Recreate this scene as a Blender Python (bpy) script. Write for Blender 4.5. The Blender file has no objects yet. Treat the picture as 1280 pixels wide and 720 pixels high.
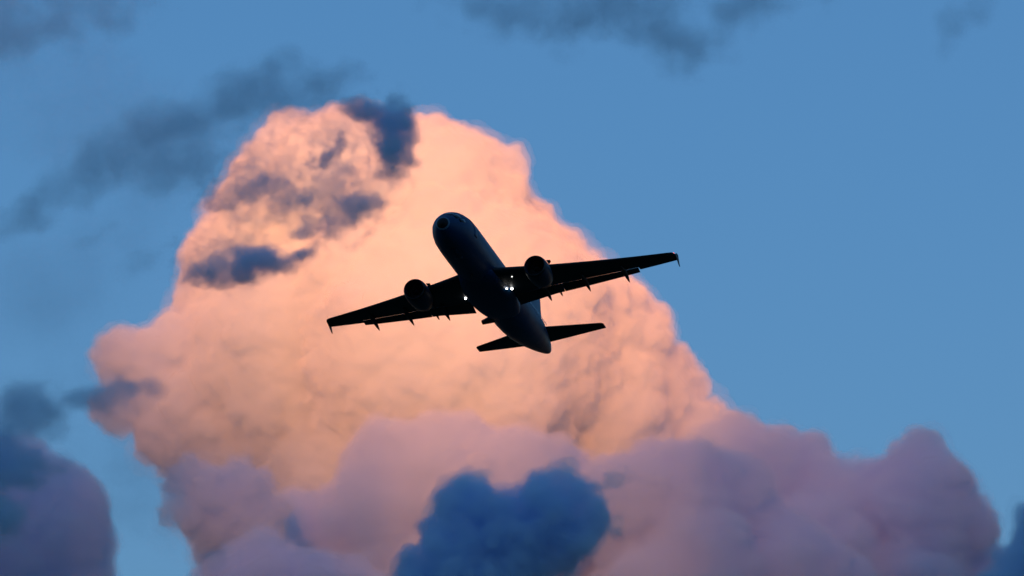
import bpy, bmesh, math, random
import numpy as np
from mathutils import Vector, Matrix
R = math.radians

# ---------------------------------------------------------------- camera
sc = bpy.context.scene
COL = sc.collection
CAM_ELEV = 18.0
HFOV = 12.0
FPX = 640.0 / math.tan(R(HFOV / 2))          # focal length in pixels of a 1280 wide picture
EYE = Vector((0, 0, 1.7))
cam = bpy.data.cameras.new('camera')
cam.sensor_width = 36
cam.lens = 18 / math.tan(R(HFOV / 2))
cam.clip_start = 0.5
cam.clip_end = 200000
cam_ob = bpy.data.objects.new('camera', cam)
cam_ob.location = EYE
cam_ob.rotation_euler = (R(90 + CAM_ELEV), 0, 0)
COL.objects.link(cam_ob)
sc.camera = cam_ob
CROT = cam_ob.rotation_euler.to_matrix()

# ---------------------------------------------------------------- sky, sun, exposure
SUN_ELEV = -0.5
SUN_AZ = 186.0            # degrees clockwise from +Y (north): behind the camera, a little to its left
SUN_SIZE = 1.5
to_sun = Vector((math.sin(R(SUN_AZ)) * math.cos(R(SUN_ELEV)), math.cos(R(SUN_AZ)) * math.cos(R(SUN_ELEV)), math.sin(R(SUN_ELEV))))

world = bpy.data.worlds.new('World')
sc.world = world
world.use_nodes = True
nt = world.node_tree
nt.nodes.clear()
wo = nt.nodes.new('ShaderNodeOutputWorld')
bg = nt.nodes.new('ShaderNodeBackground')
sky = nt.nodes.new('ShaderNodeTexSky')
sky.sky_type = 'NISHITA'
sky.sun_disc = False
sky.sun_elevation = R(SUN_ELEV)
sky.sun_rotation = R(SUN_AZ)
sky.altitude = 0
sky.air_density = 1.0
sky.dust_density = 0.4
sky.ozone_density = 3.0
tint = nt.nodes.new('ShaderNodeMix')
tint.data_type = 'RGBA'
tint.blend_type = 'MULTIPLY'
tint.inputs['Factor'].default_value = 1.0
SKY_TINT = (0.72, 1.08, 1.0, 1)
tint.inputs[7].default_value = SKY_TINT
nt.links.new(sky.outputs[0], tint.inputs[6])
nt.links.new(tint.outputs[2], bg.inputs['Color'])
bg.inputs['Strength'].default_value = 0.15
nt.links.new(bg.outputs[0], wo.inputs['Surface'])

sun = bpy.data.lights.new('sun', 'SUN')
sun.energy = 2.4
sun.angle = R(SUN_SIZE)
sun.color = (1.0, 0.272, 0.057)
sun_ob = bpy.data.objects.new('sun', sun)
sun_ob.rotation_euler = to_sun.to_track_quat('Z', 'Y').to_euler()
sun_ob.location = to_sun * 500 + Vector((0, 0, 200))
COL.objects.link(sun_ob)

sc.view_settings.view_transform = 'Standard'
sc.view_settings.look = 'None'
sc.view_settings.gamma = 1
sc.view_settings.exposure = 2.75
sc.cycles.use_denoising = True
sc.cycles.max_bounces = 20
sc.cycles.volume_bounces = 20
sc.cycles.transparent_max_bounces = 64
sc.cycles.volume_step_rate = 1.0
sc.cycles.volume_max_steps = 256
sc.cycles.sample_clamp_indirect = 10

# ---------------------------------------------------------------- helpers
def at(px, py, dist):
    """world point seen at pixel (px, py) of the 1280x720 photograph, dist metres away"""
    v = Vector(((px - 640) / FPX, (360 - py) / FPX, -1.0))
    return EYE + CROT @ (v * dist)

def tag(o, label=None, cat=None, group=None, kind=None):
    if label: o['label'] = label
    if cat: o['category'] = cat
    if group: o['group'] = group
    if kind: o['kind'] = kind
    return o

def link(name, me, mat=None, parent=None):
    o = bpy.data.objects.new(name, me)
    COL.objects.link(o)
    if mat: me.materials.append(mat)
    if parent: o.parent = parent
    return o

def mesh_from(name, verts, faces, smooth=True):
    me = bpy.data.meshes.new(name)
    me.from_pydata([tuple(v) for v in verts], [], [tuple(f) for f in faces])
    me.update()
    if smooth:
        me.polygons.foreach_set('use_smooth', np.ones(len(me.polygons), bool))
    return me

# ---- noise in numpy
def _hash(ix, iy, iz, seed):
    h = (ix * 374761393 + iy * 668265263 + iz * 2147483647 + seed * 1274126177) & 0xffffffff
    h = ((h ^ (h >> 13)) * 1274126177) & 0xffffffff
    h = ((h ^ (h >> 16)) * 2246822519) & 0xffffffff
    return (h ^ (h >> 15)) & 0xffffffff

def perlin(p, seed=0):
    i = np.floor(p).astype(np.int64)
    f = p - i
    u = f * f * f * (f * (f * 6 - 15) + 10)
    out = 0
    for dx in (0, 1):
        for dy in (0, 1):
            for dz in (0, 1):
                h = _hash(i[:, 0] + dx, i[:, 1] + dy, i[:, 2] + dz, seed)
                gx = (h & 1023) / 511.5 - 1
                gy = ((h >> 10) & 1023) / 511.5 - 1
                gz = ((h >> 20) & 1023) / 511.5 - 1
                d = gx * (f[:, 0] - dx) + gy * (f[:, 1] - dy) + gz * (f[:, 2] - dz)
                w = (u[:, 0] if dx else 1 - u[:, 0]) * (u[:, 1] if dy else 1 - u[:, 1]) * (u[:, 2] if dz else 1 - u[:, 2])
                out = out + w * d
    return out

def worley(p, seed=0):
    i = np.floor(p).astype(np.int64)
    best = np.full(len(p), 9.0)
    for dx in (-1, 0, 1):
        for dy in (-1, 0, 1):
            for dz in (-1, 0, 1):
                c = i + np.array((dx, dy, dz))
                h = _hash(c[:, 0], c[:, 1], c[:, 2], seed)
                q = c + np.stack([(h & 1023) / 1023.0, ((h >> 10) & 1023) / 1023.0, ((h >> 20) & 1023) / 1023.0], 1)
                d = ((p - q) ** 2).sum(1)
                best = np.minimum(best, d)
    return np.sqrt(best)
# ---------------------------------------------------------------- clouds
ICO = {}
def ico(level):
    if level not in ICO:
        bm = bmesh.new()
        bmesh.ops.create_icosphere(bm, subdivisions=level, radius=1)
        v = np.array([x.co[:] for x in bm.verts])
        f = np.array([[y.index for y in x.verts] for x in bm.faces])
        bm.free()
        ICO[level] = (v, f)
    return ICO[level]

def remesh(me, voxel, smooth=0):
    o = bpy.data.objects.new('t', me)
    COL.objects.link(o)
    m = o.modifiers.new('r', 'REMESH')
    m.mode = 'VOXEL'
    m.voxel_size = voxel
    m.use_smooth_shade = True
    if smooth:
        q = o.modifiers.new('s', 'SMOOTH'); q.factor = .5; q.iterations = smooth
    dg = bpy.context.evaluated_depsgraph_get()
    out = bpy.data.meshes.new_from_object(o.evaluated_get(dg))
    bpy.data.objects.remove(o)
    return out

def coords(me):
    a = np.empty(len(me.vertices) * 3, np.float32)
    me.vertices.foreach_get('co', a)
    return a.reshape(-1, 3).astype(float)

def normals(me):
    a = np.empty(len(me.vertices) * 3, np.float32)
    me.vertex_normals.foreach_get('vector', a)
    return a.reshape(-1, 3).astype(float)

def lumps(blobs, rng, gens, shrink, count):
    """each blob carries smaller blobs on its skin, those carry smaller ones: cauliflower"""
    out = [np.array(b, float) for b in blobs]
    cur = out[:]
    for g in range(gens):
        nxt = []
        for b in cur:
            n = max(4, int(count * rng.uniform(.7, 1.3)))
            for k in range(n):
                d = rng.normal(0, 1, 3)
                d /= np.linalg.norm(d)
                rr = b[3] * shrink * rng.uniform(.55, 1.25)
                c = b[:3] + d * (b[3] - rr * rng.uniform(.25, .75))
                nxt.append(np.array([*c, rr]))
        out += nxt
        cur = nxt
    return out

def cloud_mesh(name, blobs, dist, voxel, seed, gens=1, count=16, shrink=.36, rough=((90, 22), (38, 11), (17, 5)), wisp=0.0, squash=1.0, fringe=((4, .010), (9, .002)), melt=4):
    """blobs (px, py, radius px, depth px toward the viewer) of the photograph, at dist metres;
    the mesh is in metres about its own middle. rough: (size px, depth px) of the billows"""
    m = dist / FPX
    rng = np.random.default_rng(seed)
    cx = sum(b[0] for b in blobs) / len(blobs)
    cy = sum(b[1] for b in blobs) / len(blobs)
    base = [((b[0] - cx) * m, -(b[1] - cy) * m, (b[3] if len(b) > 3 else 0) * m, b[2] * m) for b in blobs]
    V, F, off = [], [], 0
    for i, b in enumerate(lumps(base, rng, gens, shrink, count)):
        v, f = ico(3 if i < len(base) else 2)
        v = v * b[3]
        V.append(v + b[:3]); F.append(f + off); off += len(v)
    V = np.concatenate(V); F = np.concatenate(F)
    V[:, 2] *= squash
    me = remesh(mesh_from('t', V, F), voxel * m, melt)
    co = coords(me); no = normals(me)
    d = 0
    for k, (size, depth) in enumerate(rough):
        w = worley(co / (size * m) + perlin(co / (size * m * .8), seed + 31 + k)[:, None] * .35, seed + k)
        d = d + (0.55 - w) * depth * m * 1.6
    if wisp:
        d = d + perlin(co / (30 * m), seed + 77) * wisp * m + perlin(co / (13 * m), seed + 78) * wisp * .5 * m
    co = co + no * d[:, None]
    me.vertices.foreach_set('co', co.astype(np.float32).ravel())
    me.update()
    me = remesh(me, voxel * m)
    me.name = name
    o = link(name, me)
    o.matrix_world = Matrix.Translation(at(cx, cy, dist)) @ CROT.to_4x4()
    # thin vapour round the dense body: its edge melts into the sky
    for k, (grow, dens) in enumerate(fringe):
        c2 = coords(me); n2 = normals(me)
        g = grow * m * (1 + 1.6 * perlin(c2 / (40 * m), seed + 50 + k) + 1.2 * perlin(c2 / (15 * m), seed + 60 + k))
        f = me.copy()
        f.vertices.foreach_set('co', (c2 + n2 * g[:, None]).astype(np.float32).ravel())
        f.update()
        f = remesh(f, voxel * m * 1.5)
        f.name = 'vapour_fringe'
        link('vapour_fringe', f, fringe_material(round(dens * 9000 / dist, 4)), o)
    return o

VAPOUR = (.76, .885, 1.0)
FR = {}
def fringe_material(d):
    if d not in FR:
        FR[d] = cloud_material('vapour_fringe', d, VAPOUR, 0)
    return FR[d]

def cloud_material(name, density, color=(1, 1, 1), skin=0.03, aniso=0.0):
    ma = bpy.data.materials.new(name)
    ma.use_nodes = True
    n = ma.node_tree
    n.nodes.clear()
    out = n.nodes.new('ShaderNodeOutputMaterial')
    vs = n.nodes.new('ShaderNodeVolumePrincipled')
    vs.inputs['Color'].default_value = (*color, 1)
    vs.inputs['Density'].default_value = density
    vs.inputs['Anisotropy'].default_value = aniso
    n.links.new(vs.outputs[0], out.inputs['Volume'])
    if skin:
        mx = n.nodes.new('ShaderNodeMixShader')
        tr = n.nodes.new('ShaderNodeBsdfTransparent')
        df = n.nodes.new('ShaderNodeBsdfDiffuse')
        df.inputs['Color'].default_value = (.9, .9, .9, 1)
        mx.inputs[0].default_value = skin
        n.links.new(tr.outputs[0], mx.inputs[1]); n.links.new(df.outputs[0], mx.inputs[2])
        n.links.new(mx.outputs[0], out.inputs['Surface'])
    return ma

def wisp_material(name, ells, density, unit, seed, fray=1.0, bias=0.0, grain=26, color=(1, 1, 1), skin=0.0):
    """ragged vapour: density falls off from a few soft ellipsoids, broken up by noise.
    ells: (centre, rx, ry, rz, angle) in the object's metres; unit: metres per pixel"""
    ma = cloud_material(name, 0.0, color, skin)
    n = ma.node_tree
    L = n.links.new
    def N(t, **kw):
        x = n.nodes.new(t)
        for k, v in kw.items(): setattr(x, k, v)
        return x
    vs = next(x for x in n.nodes if x.type == 'PRINCIPLED_VOLUME')
    tc = N('ShaderNodeTexCoord')
    w1 = N('ShaderNodeTexNoise'); w1.inputs['Scale'].default_value = 1 / (grain * 2.2 * unit); w1.inputs['Detail'].default_value = 4
    off = N('ShaderNodeVectorMath', operation='ADD'); off.inputs[1].default_value = (seed * 173.0, seed * 91.0, seed * 37.0)
    L(tc.outputs['Object'], off.inputs[0]); L(off.outputs[0], w1.inputs['Vector'])
    c = N('ShaderNodeVectorMath', operation='SUBTRACT'); c.inputs[1].default_value = (.5, .5, .5); L(w1.outputs['Color'], c.inputs[0])
    s = N('ShaderNodeVectorMath', operation='SCALE'); s.inputs['Scale'].default_value = grain * 2.0 * unit * fray; L(c.outputs[0], s.inputs[0])
    p = N('ShaderNodeVectorMath', operation='ADD'); L(tc.outputs['Object'], p.inputs[0]); L(s.outputs[0], p.inputs[1])
    best = None
    for (ce, rx, ry, rz, ang) in ells:
        mp = N('ShaderNodeMapping', vector_type='TEXTURE')
        mp.inputs['Location'].default_value = ce
        mp.inputs['Rotation'].default_value = (0, 0, ang)
        mp.inputs['Scale'].default_value = (rx, ry, rz)
        L(p.outputs[0], mp.inputs['Vector'])
        ln = N('ShaderNodeVectorMath', operation='LENGTH'); L(mp.outputs[0], ln.inputs[0])
        iv = N('ShaderNodeMath', operation='SUBTRACT'); iv.inputs[0].default_value = 1.0; L(ln.outputs['Value'], iv.inputs[1])
        if best is None: best = iv
        else:
            mxn = N('ShaderNodeMath', operation='SMOOTH_MAX'); mxn.inputs[2].default_value = .3
            L(best.outputs[0], mxn.inputs[0]); L(iv.outputs[0], mxn.inputs[1]); best = mxn
    w2 = N('ShaderNodeTexNoise'); w2.inputs['Scale'].default_value = 1 / (grain * unit); w2.inputs['Detail'].default_value = 5; w2.inputs['Roughness'].default_value = .6
    L(off.outputs[0], w2.inputs['Vector'])
    m1 = N('ShaderNodeMath', operation='MULTIPLY_ADD'); m1.inputs[1].default_value = 2.2 * fray; m1.inputs[2].default_value = -1.1 * fray + bias
    L(w2.outputs['Fac'], m1.inputs[0])
    ad = N('ShaderNodeMath', operation='ADD'); L(m1.outputs[0], ad.inputs[0]); L(best.outputs[0], ad.inputs[1])
    # nothing may be left where the shape ends
    cl = N('ShaderNodeMapRange', interpolation_type='SMOOTHSTEP'); cl.inputs['From Min'].default_value = 0; cl.inputs['From Max'].default_value = .9
    cl.inputs['To Min'].default_value = 0; cl.inputs['To Max'].default_value = density
    L(ad.outputs[0], cl.inputs['Value'])
    ed = N('ShaderNodeMapRange', interpolation_type='SMOOTHSTEP'); ed.inputs['From Min'].default_value = -.3; ed.inputs['From Max'].default_value = .1
    L(best.outputs[0], ed.inputs['Value'])
    mu = N('ShaderNodeMath', operation='MULTIPLY'); L(cl.outputs[0], mu.inputs[0]); L(ed.outputs[0], mu.inputs[1])
    L(mu.outputs[0], vs.inputs['Density'])
    ma.cycles.volume_step_rate = 1.0
    return ma

def wisp(label, ells, dist, density, seed, group=None, depth=1.1, kind=None, name='cloud', **k):
    """ells: (px, py, rx, ry, degrees) of the photograph"""
    m = dist / FPX
    cx = sum(e[0] for e in ells) / len(ells); cy = sum(e[1] for e in ells) / len(ells)
    V, F, off, E = [], [], 0, []
    rng = np.random.default_rng(seed)
    for (x, y, rx, ry, a) in ells:
        rz = depth * min(rx, ry) * 1.1
        ce = ((x - cx) * m, -(y - cy) * m, rng.uniform(-.3, .3) * rz * m)
        a = R(a)
        E.append((ce, rx * m, ry * m, rz * m, a))
        v, f = ico(3)
        v = v * np.array((rx, ry, rz)) * m * 1.3
        v = v @ np.array(((math.cos(a), math.sin(a), 0), (-math.sin(a), math.cos(a), 0), (0, 0, 1)))
        V.append(v + np.array(ce)); F.append(f + off); off += len(v)
    me = remesh(mesh_from('t', np.concatenate(V), np.concatenate(F)), max(2.5, min(min(e[2], e[3]) for e in ells) / 5) * m)
    me.name = name
    o = link(name, me, wisp_material('vapour', E, density * 5000 / dist, m, seed, **k))
    o.matrix_world = Matrix.Translation(at(cx, cy, dist)) @ CROT.to_4x4()
    return tag(o, label, 'cloud', group, kind)
# ---------------------------------------------------------------- ground and an added ridge behind the camera to cast shade
def rough_mat(name, c1, c2, scale):
    ma = bpy.data.materials.new(name); ma.use_nodes = True
    n = ma.node_tree; b = n.nodes['Principled BSDF']
    b.inputs['Roughness'].default_value = .95
    tc = n.nodes.new('ShaderNodeTexCoord'); no = n.nodes.new('ShaderNodeTexNoise'); rp = n.nodes.new('ShaderNodeValToRGB')
    no.inputs['Scale'].default_value = scale; no.inputs['Detail'].default_value = 8
    rp.color_ramp.elements[0].color = (*c1, 1); rp.color_ramp.elements[0].position = .35
    rp.color_ramp.elements[1].color = (*c2, 1); rp.color_ramp.elements[1].position = .65
    n.links.new(tc.outputs['Object'], no.inputs['Vector']); n.links.new(no.outputs['Fac'], rp.inputs[0]); n.links.new(rp.outputs[0], b.inputs['Base Color'])
    return ma
g = link('ground', mesh_from('ground', [(-60000, -60000, 0), (60000, -60000, 0), (60000, 60000, 0), (-60000, 60000, 0)], [(0, 1, 2, 3)]),
         rough_mat('meadow', (.035, .05, .02), (.07, .065, .04), .01))
tag(g, kind='structure')

RIDGE_DIST, RIDGE_TOP = 14000, 2850
SADDLE, GULLY = 650, .085  # dip and slits of the added ridge that let sun through
def add_shade_ridge():
    """an added long range, unseen behind the camera, that blocks the low sun so the valley and the low clouds are in its shade"""
    hd = Vector((to_sun.x, to_sun.y, 0)).normalized(); sd = Vector((-hd.y, hd.x, 0))
    nu, nv = 480, 41
    u = np.linspace(-1, 1, nu); u = np.sign(u) * (.15 * np.abs(u) + .85 * np.abs(u) ** 3); v = np.linspace(-1, 1, nv)
    U, Vv = np.meshgrid(u, v, indexing='ij')
    P = np.stack([U.ravel() * 30000, Vv.ravel() * 5000, np.zeros(U.size)], 1)
    prof = (1 - np.abs(Vv.ravel())) ** .9
    ns = perlin(P / 2500, 5) * .35 + perlin(P / 1100, 6) * .18 + perlin(P / 500, 7) * .09
    crest = perlin(np.stack([U.ravel() * 12, np.zeros(U.size), np.zeros(U.size)], 1), 9) * 40
    # crest shaped by saddle and gullies to set how much sun reaches the clouds
    t = U.ravel() * 30000 - at(615, 400, 8800).dot(sd)
    crest = crest * .5 - SADDLE * np.exp(-(t / 680) ** 2)
    ph = t / 300 + perlin(np.stack([t / 700, t * 0, t * 0 + 4.5], 1), 12) * .3
    tri = np.abs(ph - np.floor(ph) - .5) * 2
    open_ = .065 + GULLY * np.exp(-(t / 900) ** 2)
    crest = crest - 900 * np.clip((open_ * 1.18 - tri) / (open_ * .36), 0, 1) * np.clip(1.5 - np.abs(t) / 4000, 0, 1)
    endf = np.clip((1 - np.abs(U.ravel())) * 6, 0, 1)
    z = (prof * RIDGE_TOP + ns * 900 * prof * (1 - prof) * 4 + crest * prof) * endf - 5
    base = hd * RIDGE_DIST
    X = base.x + sd.x * P[:, 0] + hd.x * P[:, 1]
    Y = base.y + sd.y * P[:, 0] + hd.y * P[:, 1]
    F = [(i * nv + j, (i + 1) * nv + j, (i + 1) * nv + j + 1, i * nv + j + 1) for i in range(nu - 1) for j in range(nv - 1)]
    o = link('shade_ridge', mesh_from('shade_ridge', np.stack([X, Y, z], 1), F), rough_mat('shade_ridge_rock', (.03, .04, .025), (.09, .085, .08), .002))
    tag(o, kind='structure')
add_shade_ridge()  # unseen ridge added to keep the sun off the plane and low clouds

# ---------------------------------------------------------------- the clouds
M_TOWER = cloud_material('towering_cloud', 0.02, VAPOUR)
M_MID = cloud_material('shaded_cloud', 0.02, VAPOUR)
M_BANK = cloud_material('bank_cloud', 0.026, VAPOUR)
M_LOW = cloud_material('low_cloud', 0.045, VAPOUR)

def cloud(mat, label, group=None, **k):
    o = cloud_mesh('cloud', **k)
    o.data.materials.append(mat)
    return tag(o, label, 'cloud', group)

cloud(M_TOWER, 'huge towering peach pink cloud glowing behind the flying airliner', dist=9000, voxel=2.8, seed=1, shrink=.27, count=22, melt=8,
 rough=((70, 12), (32, 10), (16, 10), (8, 4)), blobs=[
 (430,250,112,0),(368,272,98,-30),(335,332,98,-50),(268,330,40,-70),(256,375,46,-70),(545,280,118,70),(540,188,44,0),(558,226,48,0),(610,338,100,60),(596,264,52,0),(648,302,48,0),(688,340,46,0),(728,385,55,0),
 (680,420,108,75),(740,440,92,45),(725,520,100,85),(690,370,70,50),(640,480,120,110),(570,440,195,130),(400,450,165,10),(310,440,88,-50),(228,428,38,0),(160,452,42,0),(215,505,55,0),(150,510,32,0),(240,520,75,0),(795,500,85,0),(835,475,40,0),
 (330,560,105,0),(500,600,170,60),(700,600,170,0),(860,570,70,0),(350,680,105,0),(600,750,190,0),(850,700,140,0),(555,545,85,150)])
cloud(M_MID, 'soft mauve cloud dome right above the small dark blue cloud', dist=8300, voxel=2.4, seed=2, shrink=.3, blobs=[
 (500,625,90,20),(565,610,84,40),(625,618,90,40),(685,620,66,30),(712,592,30,30),(450,670,80,0),(385,690,78,0),(330,690,60,-10),(620,700,110,60),(420,740,90,0),(560,760,120,50)])
cloud(M_BANK, 'dusky purple cloud dome in front of the wide bank at lower right', dist=8200, voxel=2.4, seed=3, shrink=.3, blobs=[
 (838,640,92,60),(785,650,72,50),(890,625,62,50),(930,660,55,30),(960,740,110,40),(860,740,120,70)])
cloud(M_BANK, 'wide pinkish purple cloud bank with three bumps at lower right', dist=8500, voxel=2.4, seed=9, shrink=.3, blobs=[
 (905,590,62,0),(955,610,72,0),(1018,578,28,0),(1035,630,62,20),(1085,600,36,10),(1095,650,60,20),(1145,635,78,30),(1190,668,58,10),(1000,730,125,40),(1222,705,36,0),(1120,750,100,40),(1210,745,50,0)])
cloud(M_LOW, 'small ragged dark blue cloud below the mauve dome', dist=4600, voxel=1.6, seed=4, shrink=.24, fringe=((3, .02), (7, .012)), rough=((40, 12), (18, 9), (8, 7)), wisp=18, blobs=[
 (582,640,38),(553,660,20),(630,662,45),(680,642,42),(712,616,24),(733,650,22),(650,690,48),(580,715,58),(530,738,40),(700,672,36),(620,645,30)])
cloud(M_MID, 'dusky purple cloud standing apart at the lower left, half under deep blue scud', dist=7000, voxel=2.4, seed=5, shrink=.25, rough=((60, 8), (25, 6), (12, 4)), blobs=[
 (45,668,98),(0,640,90),(55,740,92),(-60,700,100),(20,600,45)])
cloud(M_MID, 'dark mauve cloud tuft hanging off the lower left flank of the peach cloud', dist=7900, voxel=1.8, seed=6, rough=((40, 14), (18, 9), (8, 5)), wisp=12, blobs=[
 (232,605,26),(212,638,18),(250,632,34),(275,650,32),(295,620,45),(320,650,40)])
cloud(M_MID, 'low violet cloud rolling along left of the small dark blue cloud', dist=7600, voxel=1.8, seed=7, rough=((40, 14), (18, 8), (8, 4)), wisp=6, blobs=[
 (330,735,62),(280,745,42),(390,745,55),(440,750,45),(360,770,70)])
cloud(M_LOW, 'sliver of dark blue cloud just right of the purple bank', dist=4600, voxel=1.8, seed=8, wisp=6, blobs=[
 (1296,655,22),(1285,710,36),(1310,690,50),(1262,740,28)])
wisp('torn dark blue shreds around the rim of the small dark blue cloud', [(768,660,16,22,0),(760,602,28,16,20),(752,640,18,30,0),(545,640,20,24,0),(590,600,34,14,0),(705,590,34,16,0)], 4600, .05, 31, grain=16, fray=1.3)
# scud in the shade, in front of the lit tower
wisp('dark blue upright scud patch at the top of the peach cloud', [(492,168,38,66,0),(460,138,48,20,-15)], 3800, .14, 11, grain=26, fray=.8, color=VAPOUR)
wisp('small dark blue scud fleck left of the upright patch', [(408,196,34,16,25),(424,180,14,18,0)], 3800, .09, 12, grain=14, color=VAPOUR)
wisp('long dark blue scud streak across the left side of the peach cloud', [(315,332,95,26,8),(260,342,40,20,0),(375,318,40,18,20)], 3800, .13, 13, grain=26, fray=.75, color=VAPOUR)
wisp('blotchy dark blue scud between the long streak and the upright patch', [(405,282,46,22,15),(440,262,48,24,25)], 3800, .07, 14, grain=22, fray=1.0, color=VAPOUR)
wisp('faint blue scud on the left shoulder of the peach cloud', [(320,236,60,24,10),(280,250,38,20,0),(365,250,40,20,0)], 3800, .045, 15, grain=18, fray=1.2, color=VAPOUR)
wisp('thin mottled blue vapour over the whole left dome of the peach cloud', [(330,230,90,70,30),(420,240,90,80,0),(280,320,80,50,10),(420,160,70,45,0)], 4000, .022, 21, grain=16, fray=1.5, depth=.6, kind='stuff', color=VAPOUR)
wisp('dark blue scud band stretching from the far left to below the pink bump', [(30,520,70,40,0),(120,500,90,26,5),(-20,560,60,50,0),(185,490,35,16,0)], 4300, .035, 16, grain=34, fray=.75, bias=.12, color=VAPOUR)
wisp('deep blue scud over the top of the lower left purple cloud', [(10,590,75,42,10),(50,575,50,22,-10),(-10,640,50,50,0)], 4300, .07, 17, grain=30, color=VAPOUR)
wisp('thin blue veil of cloud drifting across the upper left sky', [(60,250,90,36,20),(130,205,100,45,25),(220,165,120,55,25),(310,125,110,50,20),(230,215,110,40,15),(400,110,80,36,0)], 3800, .016, 18, grain=55, fray=1.15, color=VAPOUR)
wisp('thin blue veil of cloud across the top middle of the sky', [(640,10,120,45,0),(760,20,110,55,0),(840,45,90,50,-10),(930,10,130,40,0)], 3800, .016, 19, grain=55, fray=1.15, color=VAPOUR)
wisp('thin blue veil of cloud in the top left corner', [(30,35,110,60,15),(120,5,90,36,0)], 3800, .015, 20, grain=55, fray=1.15, color=VAPOUR)
wisp('small thin blue veil of cloud left of the peach cloud shoulder', [(175,340,50,22,25),(120,290,50,16,10)], 3800, .010, 22, grain=35, fray=1.1, color=VAPOUR)
wisp('faint thin veil of cloud near the top right corner', [(1190,35,26,60,-20),(1215,10,40,26,0)], 3800, .008, 23, grain=45, color=VAPOUR)
wisp('added faint blue veil darkening the left part of the sky', [(70,340,190,130,0),(60,120,170,110,0),(230,200,160,120,20)], 4200, .0032, 24, grain=120, fray=.8, depth=.5, kind='stuff', color=VAPOUR)  # veil added to deepen the sky tone on the left
wisp('added faint blue veil darkening the sky low on the left', [(170,600,130,90,0),(60,500,120,60,0)], 4200, .0045, 25, grain=70, fray=1.0, depth=.6, kind='stuff', color=VAPOUR)  # another added veil, for the darker sky tone low down
wisp('thin mauve mist between the peach cloud and the mauve dome', [(330,570,140,62,10),(500,535,150,52,0),(680,545,130,46,0),(800,530,110,42,10),(240,540,70,50,0)], 8700, .0045, 26, grain=60, fray=.8, depth=.8, kind='stuff', color=VAPOUR)
wisp('soft mauve mist along the foot of the lower left flank', [(250,660,60,60,0),(330,640,90,50,0),(420,620,80,40,0)], 8000, .005, 27, grain=45, fray=.9, depth=.8, kind='stuff', color=VAPOUR)
# ---------------------------------------------------------------- the airliner
# model axes in metres: x aft from the nose, y starboard, z up from the fuselage centre line
ROLL = Matrix(((0.26562, -0.95986, -0.09006), (-0.36111, -0.18567, 0.91385), (-0.89389, -0.21022, -0.39594)))
T = Vector((-6.38, 6.4658, -437.4968))
BASE = Vector((17.0, 0, -2.6))
plane = bpy.data.objects.new('airliner', None)
COL.objects.link(plane)
rot = (CROT @ ROLL).to_4x4()
plane.matrix_world = Matrix.Translation(EYE + CROT @ (ROLL @ BASE + T)) @ Matrix.Rotation(0, 4, 'Z') @ rot
tag(plane, 'dark twin engine airliner climbing with its landing lights on before the peach cloud', 'airplane')

def paint(name, c1, c2, rough=.35, coat=0.0, metal=0.0, scale=.8):
    ma = bpy.data.materials.new(name); ma.use_nodes = True
    n = ma.node_tree; b = n.nodes['Principled BSDF']
    b.inputs['Metallic'].default_value = metal
    b.inputs['Coat Weight'].default_value = coat
    b.inputs['Specular IOR Level'].default_value = .2
    tc = n.nodes.new('ShaderNodeTexCoord'); no = n.nodes.new('ShaderNodeTexNoise'); mx = n.nodes.new('ShaderNodeMix'); mx.data_type = 'RGBA'
    no.inputs['Scale'].default_value = scale; no.inputs['Detail'].default_value = 6
    mp = n.nodes.new('ShaderNodeMapping'); mp.inputs['Scale'].default_value = (.35, 1.5, 1.5)
    n.links.new(tc.outputs['Object'], mp.inputs[0]); n.links.new(mp.outputs[0], no.inputs['Vector'])
    mx.inputs[6].default_value = (*c1, 1); mx.inputs[7].default_value = (*c2, 1)
    n.links.new(no.outputs['Fac'], mx.inputs[0]); n.links.new(mx.outputs[2], b.inputs['Base Color'])
    mr = n.nodes.new('ShaderNodeMapRange'); mr.inputs['To Min'].default_value = rough - .08; mr.inputs['To Max'].default_value = rough + .12
    n.links.new(no.outputs['Fac'], mr.inputs['Value']); n.links.new(mr.outputs[0], b.inputs['Roughness'])
    return ma

def glow(name, col, power):
    ma = bpy.data.materials.new(name); ma.use_nodes = True
    n = ma.node_tree; b = n.nodes['Principled BSDF']
    b.inputs['Base Color'].default_value = (.8, .8, .8, 1)
    b.inputs['Emission Color'].default_value = (*col, 1)
    b.inputs['Emission Strength'].default_value = power
    return ma

P_BODY = paint('silhouette_blue', (.003, .03, .09), (.005, .04, .11), .45)  # silhouette's darkness and blue tone put into the base colour
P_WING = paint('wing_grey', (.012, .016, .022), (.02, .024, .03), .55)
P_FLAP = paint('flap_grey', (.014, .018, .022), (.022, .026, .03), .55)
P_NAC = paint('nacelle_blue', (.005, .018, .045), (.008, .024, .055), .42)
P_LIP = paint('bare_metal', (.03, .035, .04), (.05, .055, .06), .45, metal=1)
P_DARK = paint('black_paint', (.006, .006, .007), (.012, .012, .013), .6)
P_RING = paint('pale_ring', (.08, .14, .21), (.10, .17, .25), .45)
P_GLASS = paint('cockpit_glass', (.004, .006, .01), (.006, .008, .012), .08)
P_LAMP = glow('lamp_glow', (1, .97, .93), 1.3)
P_DOT = glow('dot_glow', (1, .97, .93), .45)  # glow of the small white dots
P_RED = glow('red_lamp_glow', (1, .12, .08), .25)
P_TAIL = paint('tail_skylit_blue', (.006, .06, .13), (.01, .07, .15), .42)  # fin's blue from the skylight put into the base colour

def part(name, verts, faces, mat, parent=plane, smooth=True, label=None, bevel=False):
    me = mesh_from(name, [Vector(v) - BASE for v in verts], faces, smooth)
    o = link(name, me, mat, parent)
    if label: o['label'] = label
    return o

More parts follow.
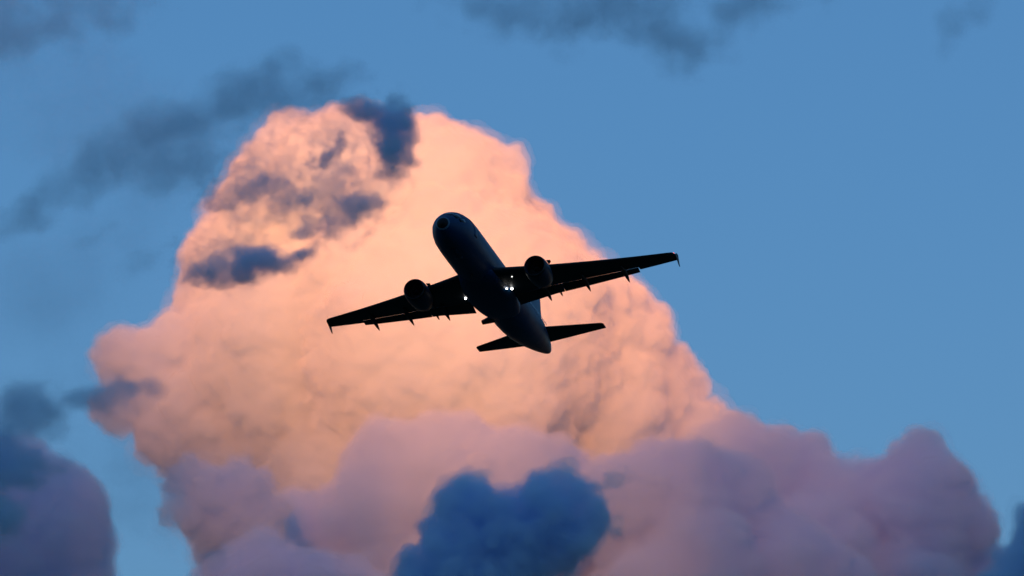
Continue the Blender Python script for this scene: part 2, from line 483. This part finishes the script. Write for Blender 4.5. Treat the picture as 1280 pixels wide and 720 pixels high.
def rings(secs, close_start=True, close_end=True):
    """loft closed rings of equal length"""
    n = len(secs[0]); V = [tuple(p) for s in secs for p in s]; F = []
    for i in range(len(secs) - 1):
        for j in range(n):
            a, b = i * n + j, i * n + (j + 1) % n
            F.append((a, b, b + n, a + n))
    if close_start: F.append(tuple(reversed(range(n))))
    if close_end: F.append(tuple(range((len(secs) - 1) * n, len(secs) * n)))
    return V, F

FX = [0, .06, .18, .4, .8, 1.4, 2.2, 3.2, 4.5, 6.0, 12, 18, 24, 26, 28, 30, 32, 34, 35.5, 36.8, 37.5]
FT = [-.55, -.36, -.2, .0, .32, .72, 1.25, 1.68, 1.96, 2.07, 2.07, 2.07, 2.07, 2.07, 2.06, 2.03, 1.98, 1.88, 1.76, 1.58, 1.42]
FB = [-.55, -.76, -.92, -1.1, -1.34, -1.58, -1.8, -1.95, -2.04, -2.07, -2.07, -2.07, -2.05, -1.9, -1.6, -1.2, -.75, -.25, .15, .52, .78]
FW = [.001, .21, .38, .58, .84, 1.14, 1.47, 1.74, 1.92, 1.975, 1.975, 1.975, 1.96, 1.9, 1.8, 1.63, 1.4, 1.1, .82, .53, .34]
def fus(x):
    """top, bottom and half width of the fuselage at x, on a smooth curve"""
    if x < 6:                      # interpolate over the square root so the nose is round
        s = math.sqrt(x); X = [math.sqrt(v) for v in FX[:10]]
        return [float(np.interp(s, X, c[:10])) for c in (FT, FB, FW)]
    return [float(np.interp(x, FX, c)) for c in (FT, FB, FW)]
def fus_pt(x, a, grow=0.0):
    """a: angle from the top, toward starboard"""
    t, b, w = fus(x)
    zc, h = (t + b) / 2, (t - b) / 2
    return Vector((x, (w + grow) * math.sin(a), zc + (h + grow) * math.cos(a)))
def smooth_sections(xs, grow=0.0, n=48):
    return [[fus_pt(x, 2 * math.pi * j / n, grow) for j in range(n)] for x in xs]
xs = [0.0] + [(.1 * k) ** 2 for k in range(1, 25)] + [6.2] + [6.2 + k for k in range(1, 18)] + [24 + .5 * k for k in range(0, 28)]
xs = sorted(set(round(x, 4) for x in xs if x <= 37.5))
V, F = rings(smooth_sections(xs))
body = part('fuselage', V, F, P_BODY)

# nose: black radome disc inside a paler ring
V, F = rings(smooth_sections([.0, .01, .03, .06, .1, .15, .21, .27, .33], .012), True, False)
part('radome', V, F, P_DARK, label='black round radome on the nose')
V, F = rings(smooth_sections([.331, .38, .43, .48], .010), False, False)
part('nose_ring', V, F, P_RING, label='pale ring around the black radome')

def skin_patch(name, x0, x1, a0, a1, mat, grow=.012, nx=3, na=3, parent=plane, taper=0.0):
    V, F = [], []
    for i in range(nx + 1):
        for j in range(na + 1):
            t = i / nx
            lo, hi = a0 + taper * t * 0, a1 - taper * t
            V.append(fus_pt(x0 + (x1 - x0) * t, lo + (hi - lo) * j / na, grow))
    for i in range(nx):
        for j in range(na):
            a = i * (na + 1) + j
            F.append((a, a + 1, a + na + 2, a + na + 1))
    o = part(name, V, F, mat, parent)
    sm = o.modifiers.new('s', 'SOLIDIFY'); sm.thickness = .008
    return o
for s in (1, -1):
    skin_patch('cockpit_window', 1.28, 2.0, s * R(3), s * R(33), P_GLASS)
    skin_patch('cockpit_window', 1.42, 2.25, s * R(37), s * R(62), P_GLASS)
    skin_patch('cockpit_window', 1.75, 2.65, s * R(66), s * R(80), P_GLASS)
w0 = {}
for s in (1, -1):
    for k in range(37):
        x = 5.6 + k * .66
        a0, a1 = s * R(72), s * R(82)
        if s not in w0:
            w0[s] = skin_patch('cabin_window', x - .12, x + .12, a0, a1, P_GLASS, nx=1, na=2)
            x_first = x
        elif x < 30.5:
            c = w0[s].copy(); COL.objects.link(c); c.parent = plane; c.location = (x - x_first, 0, 0)
    skin_patch('cabin_door', 4.35, 5.15, s * R(52), s * R(105), P_BODY, grow=.016, na=8)
    skin_patch('cabin_door', 29.9, 30.6, s * R(52), s * R(102), P_BODY, grow=.016, na=8)
for s in (1, -1):
    a0, a1 = (R(181), R(190)) if s == 1 else (R(170), R(179))
    skin_patch('nose_gear_door', 3.1, 5.4, a0, a1, P_BODY, grow=.03, nx=6)

# belly fairing under the wing box
sec = []
for x in np.linspace(10.2, 21.5, 24):
    t = (x - 10.2) / 11.3
    e = math.sin(math.pi * min(1, max(0, t))) ** .6
    sec.append([Vector((x, (1.2 + 1.0 * e) * math.sin(a), -1.25 - (.55 + .62 * e) * max(0, math.cos(a)) ** .8 + .25 * e * max(0, -math.cos(a)))) for a in np.linspace(0, 2 * math.pi, 40, endpoint=False)])
V, F = rings(sec)
part('belly_fairing', V, F, P_BODY)

# ---- lifting surfaces
def foil(n=14, cut=1.0):
    """unit section: upper then lower, x 0..cut"""
    xs_ = [(1 - math.cos(math.pi * k / n)) / 2 * cut for k in range(n + 1)]
    th = lambda x: 5 * (.2969 * math.sqrt(max(x, 0)) - .126 * x - .3516 * x * x + .2843 * x ** 3 - .1036 * x ** 4)
    up = [(x, th(x) * 1.05) for x in xs_]
    lo = [(x, -th(x) * .82) for x in xs_]
    return up + lo[::-1][:-1]
def wz(y): return -1.15 + (y - 1.9) * .088 + .6 * ((y - 1.9) / 15.05) ** 2
def le(y): return 11.15 + (y - 1.9) * .545 - .35 * max(0, min(1, (6.4 - y) / 4.5)) * 0
def te(y): return 18.55 + .25 * min(1, max(0, (y - 1.9) / 4.5)) if y < 6.4 else 18.8 + (y - 6.4) * (21.2 - 18.8) / (16.95 - 6.4)
def wing_sections(ys, cut, s, thick):
    out = []
    for y in ys:
        c = te(y) - le(y)
        t = thick(y)
        cc = cut(y) if callable(cut) else cut
        out.append([Vector((le(y) + u * c, s * y, wz(y) + w * t * c - .03 * u * c)) for (u, w) in foil(14, cc)])
    return out
thick = lambda y: .135 - .03 * (y / 17)
for s in (1, -1):
    cut = lambda y: .765 if y < 13.45 else (.765 + .235 * min(1, (y - 13.45) / .02))
    ys = [.6, 1.9, 3, 4.5, 6.0, 6.4, 7.5, 9, 10.5, 12, 13, 13.44, 13.48, 14.5, 15.5, 16.3, 16.75, 16.95]
    secs = wing_sections(ys, cut, s, thick)
    # round the tip's leading corner
    for k, dx in ((-2, .12), (-1, .4)):
        secs[k] = [Vector((max(p.x, secs[k][0].x + dx), p.y, p.z)) for p in secs[k]]
    V, F = rings(secs)
    if s == -1: F = [tuple(reversed(f)) for f in F]
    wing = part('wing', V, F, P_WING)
    # flaps: lowered, with an open slot ahead of them
    for (ya, yb) in ((2.15, 6.43), (6.47, 13.4)):
        sec = []
        for y in np.linspace(ya, yb, 6):
            c = te(y) - le(y); fc = .275 * c if y > 6.4 else .255 * c
            hx = le(y) + .782 * c; hz = wz(y) - .035 * c - .008 * c
            a = R(11)
            sec.append([Vector((hx + u * fc * math.cos(a) + w * .13 * fc * math.sin(a), s * y, hz - u * fc * math.sin(a) + w * .13 * fc)) for (u, w) in foil(8)])
        V, F = rings(sec)
        if s == -1: F = [tuple(reversed(f)) for f in F]
        part('flap', V, F, P_FLAP, wing)
    # slat seam along the leading edge
    for y, ln, dp in ((4.95, 2.5, .5), (8.6, 2.9, .52), (12.2, 2.5, .44)):
        sec = []
        c = te(y) - le(y); x1 = te(y) + .9; x0 = x1 - ln - .9
        for t in np.linspace(0, 1, 14):
            r = max(.004, math.sin(math.pi * min(1, t * 1.0)) ** .6) * (1 if t < .6 else 1 - (t - .6) * .8)
            x = x0 + (x1 - x0) * t
            zc = wz(y) - .03 * c - .30 - .42 * max(0, t - .55) * 1.9
            sec.append([Vector((x, s * y + .2 * r * math.cos(a), zc + dp * .5 * r * math.sin(a))) for a in np.linspace(0, 2 * math.pi, 12, endpoint=False)])
        V, F = rings(sec)
        part('flap_fairing', V, F, P_WING, wing)
    # small hinge fairing beside the engine
    sec = []
    for t in np.linspace(0, 1, 9):
        r = max(.01, math.sin(math.pi * t) ** .6)
        sec.append([Vector((18.0 + 1.75 * t, s * 6.0 + .09 * r * math.cos(a), -1.05 - .28 * t + .17 * r * math.sin(a))) for a in np.linspace(0, 2 * math.pi, 10, endpoint=False)])
    V, F = rings(sec)
    part('hinge_fairing', V, F, P_WING, wing)
    # wingtip fence: a small swept plate above and below the tip
    y = 16.97; z = wz(16.95) - .03
    prof = [(19.85, z), (20.6, z + .42), (21.25, z + .48), (21.35, z - .1), (21.55, z - .6), (21.2, z - .56), (20.3, z - .12)]
    V = [(x, s * (y - .025), zz) for x, zz in prof] + [(x, s * (y + .025), zz) for x, zz in prof]
    n = len(prof)
    F = [tuple(range(n)), tuple(range(2 * n - 1, n - 1, -1))] + [(i, i + n, (i + 1) % n + n, (i + 1) % n) for i in range(n)]
    part('wingtip_fence', V, F, P_WING, wing, smooth=False)

def ball(name, c, r, mat, parent=plane, label=None, sq=(1, 1, 1)):
    v, f = ico(3)
    return part(name, v * r * np.array(sq) + np.array(c), f, mat, parent, label=label)
wings = {1: None, -1: None}
for o in plane.children:
    if o.name.startswith('wing'): wings[1 if wings[1] is None else -1] = o
ball('navigation_light', (19.75, -16.85, wz(16.85) + .05), .10, P_RED, wings[-1], 'small red navigation light on the wing tip')
ball('landing_light', (15.2, 2.2, -1.67), .105, P_LAMP, label='bright white landing light lit under the wing root')
ball('landing_light', (14.95, -2.34, -1.71), .115, P_LAMP, label='bright white landing light lit under the wing root')
ball('landing_light', (14.3, -2.0, -1.9), .08, P_LAMP, label='bright white landing light lit under the wing root')
ball('bright_dot', (12.85, -2.95, -1.46), .05, P_DOT)  # small glowing ball for a white dot
ball('bright_dot', (12.7, 5.4, -1.56), .05, P_DOT)  # glint by the engine, put in as a glowing ball

# ---- engines
def lathe(prof, cx, cy, cz, n=48, tilt=0.0):
    V, F = [], []
    for (x, r) in prof:
        r *= .94
        for j in range(n):
            a = 2 * math.pi * j / n
            V.append((cx + x, cy + r * math.sin(a), cz + r * math.cos(a) + tilt * x))
    for i in range(len(prof) - 1):
        for j in range(n):
            a, b = i * n + j, i * n + (j + 1) % n
            F.append((a, b, b + n, a + n))
    return V, F
EX, EY, EZ = 10.25, 5.75, -1.93
for s in (1, -1):
    V, F = lathe([(.1, 1.07), (.3, 1.13), (.7, 1.18), (1.3, 1.2), (2.0, 1.17), (2.7, 1.08), (3.2, .97), (3.2, .93), (2.4, .95), (1.4, .9), (.6, .9), (.1, .95)], EX, s * EY, EZ, tilt=-.03)
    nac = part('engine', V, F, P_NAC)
    V, F = lathe([(.1, .953), (.03, .965), (0, 1.0), (.02, 1.03), (.06, 1.055), (.1, 1.073), (.22, 1.112)], EX, s * EY, EZ, tilt=-.03)
    part('inlet_lip', V, F, P_LIP, nac)
    V, F = lathe([(.95, .91), (1.0, .3), (.98, .3), (.8, .22), (.6, .1), (.5, .005)], EX, s * EY, EZ, tilt=-.03)
    part('spinner', V, F, P_DARK, nac)
    # fan blades
    V, F = [], []
    for k in range(24):
        a = 2 * math.pi * k / 24
        for (r, tw) in ((.28, .10), (.6, .13), (.89, .15)):
            for q in (-1, 1):
                aa = a + q * tw * .9 / (r + .25) * .55
                V.append((EX + .86 + q * .07, s * EY + r * math.sin(aa), EZ - .03 + r * math.cos(aa)))
        b = k * 6
        F += [(b, b + 1, b + 3, b + 2), (b + 2, b + 3, b + 5, b + 4)]
    fo = part('fan', V, F, P_DARK, nac)
    sm = fo.modifiers.new('s', 'SOLIDIFY'); sm.thickness = .012
    V, F = lathe([(2.4, .8), (3.1, .74), (3.7, .62), (4.2, .5), (4.2, .46), (3.6, .5)], EX, s * EY, EZ, tilt=-.03)
    part('core_cowl', V, F, P_LIP, nac)
    V, F = lathe([(3.5, .4), (4.2, .3), (4.6, .16), (4.85, .01)], EX, s * EY, EZ, tilt=-.03)
    part('exhaust_cone', V, F, P_LIP, nac)
    # pylon
    sec = []
    for (x, zt, zb, w) in ((11.2, -.74, -.95, .06), (12.2, -.52, -1.0, .2), (13.6, -.5, -1.15, .24), (15.2, -.9, -1.6, .22), (16.6, -1.0, -1.35, .12), (17.4, -1.0, -1.12, .04)):
        sec.append([Vector((x, s * EY - w, zb)), Vector((x, s * EY + w, zb)), Vector((x, s * EY + w, zt)), Vector((x, s * EY - w, zt))])
    V, F = rings(sec)
    part('pylon', V, F, P_NAC, nac, smooth=False)
    # strake on the cowl
    out = -1
    a = out * R(58)
    cy, cz = math.sin(a), math.cos(a)
    pr = [(.7, 1.16), (1.15, 1.48), (1.5, 1.46), (1.7, 1.16)]
    V = []
    for q in (-.02, .02):
        V += [(EX + x, s * EY + r * cy + q * cz, EZ - .03 * x + r * cz - q * cy) for x, r in pr]
    F = [(0, 1, 2, 3), (7, 6, 5, 4)] + [(i, i + 4, (i + 1) % 4 + 4, (i + 1) % 4) for i in range(4)]
    part('strake', V, F, P_NAC, nac, smooth=False)

# ---- tail
def surf(name, stations, mat, vertical=False, parent=plane):
    """stations: (span, le, te, height or offset, thickness)"""
    sec = []
    for (y, l, t, z, th) in stations:
        c = t - l
        sec.append([Vector((l + u * c, w * th * c, y)) if vertical else Vector((l + u * c, y, z + w * th * c)) for (u, w) in foil(12)])
    V, F = rings(sec)
    return part(name, V, F, mat, parent)
for s in (1, -1):
    surf('tailplane', [(s * .3, 30.6, 34.9, .8, .10), (s * .9, 30.95, 34.95, .86, .10), (s * 3.5, 32.6, 35.35, 1.2, .10), (s * 6.15, 34.2, 35.7, 1.53, .09), (s * 6.35, 34.5, 35.72, 1.56, .07)], P_WING)
surf('tail_fin', [(1.5, 28.6, 35.9, 0, .09), (2.3, 29.7, 35.9, 0, .09), (5, 32.0, 36.2, 0, .09), (7.6, 34.2, 36.6, 0, .08), (7.85, 34.7, 36.6, 0, .06)], P_TAIL, True)
# exhaust at the end of the tail cone
V, F = rings([[Vector((x, r * math.sin(a), 1.1 + r * 1.0 * math.cos(a))) for a in np.linspace(0, 2 * math.pi, 20, endpoint=False)] for x, r in ((37.3, .30), (37.62, .27), (37.62, .22), (37.35, .2))], False, True)
part('exhaust_pipe', V, F, P_DARK)
# blade aerial on the flank behind the wing
def blade(name, pts, w, mat, axis=Vector((0, 0, 1))):
    V = [Vector(p) - axis * w for p in pts] + [Vector(p) + axis * w for p in pts]
    n = len(pts)
    F = [tuple(range(n)), tuple(range(2 * n - 1, n - 1, -1))] + [(i, i + n, (i + 1) % n + n, (i + 1) % n) for i in range(n)]
    return part(name, V, F, mat, smooth=False)
blade('blade_aerial', [(20.75, 1.3, -1.5), (20.95, 1.9, -1.62), (21.15, 2.35, -1.66), (21.75, 2.4, -1.68), (21.9, 1.95, -1.62), (22.2, 1.3, -1.5)], .09, P_WING)
blade('belly_aerial', [(9.0, 0, -2.0), (9.35, 0, -2.42), (9.6, 0, -2.42), (9.7, 0, -2.0)], .02, P_WING, Vector((0, 1, 0)))
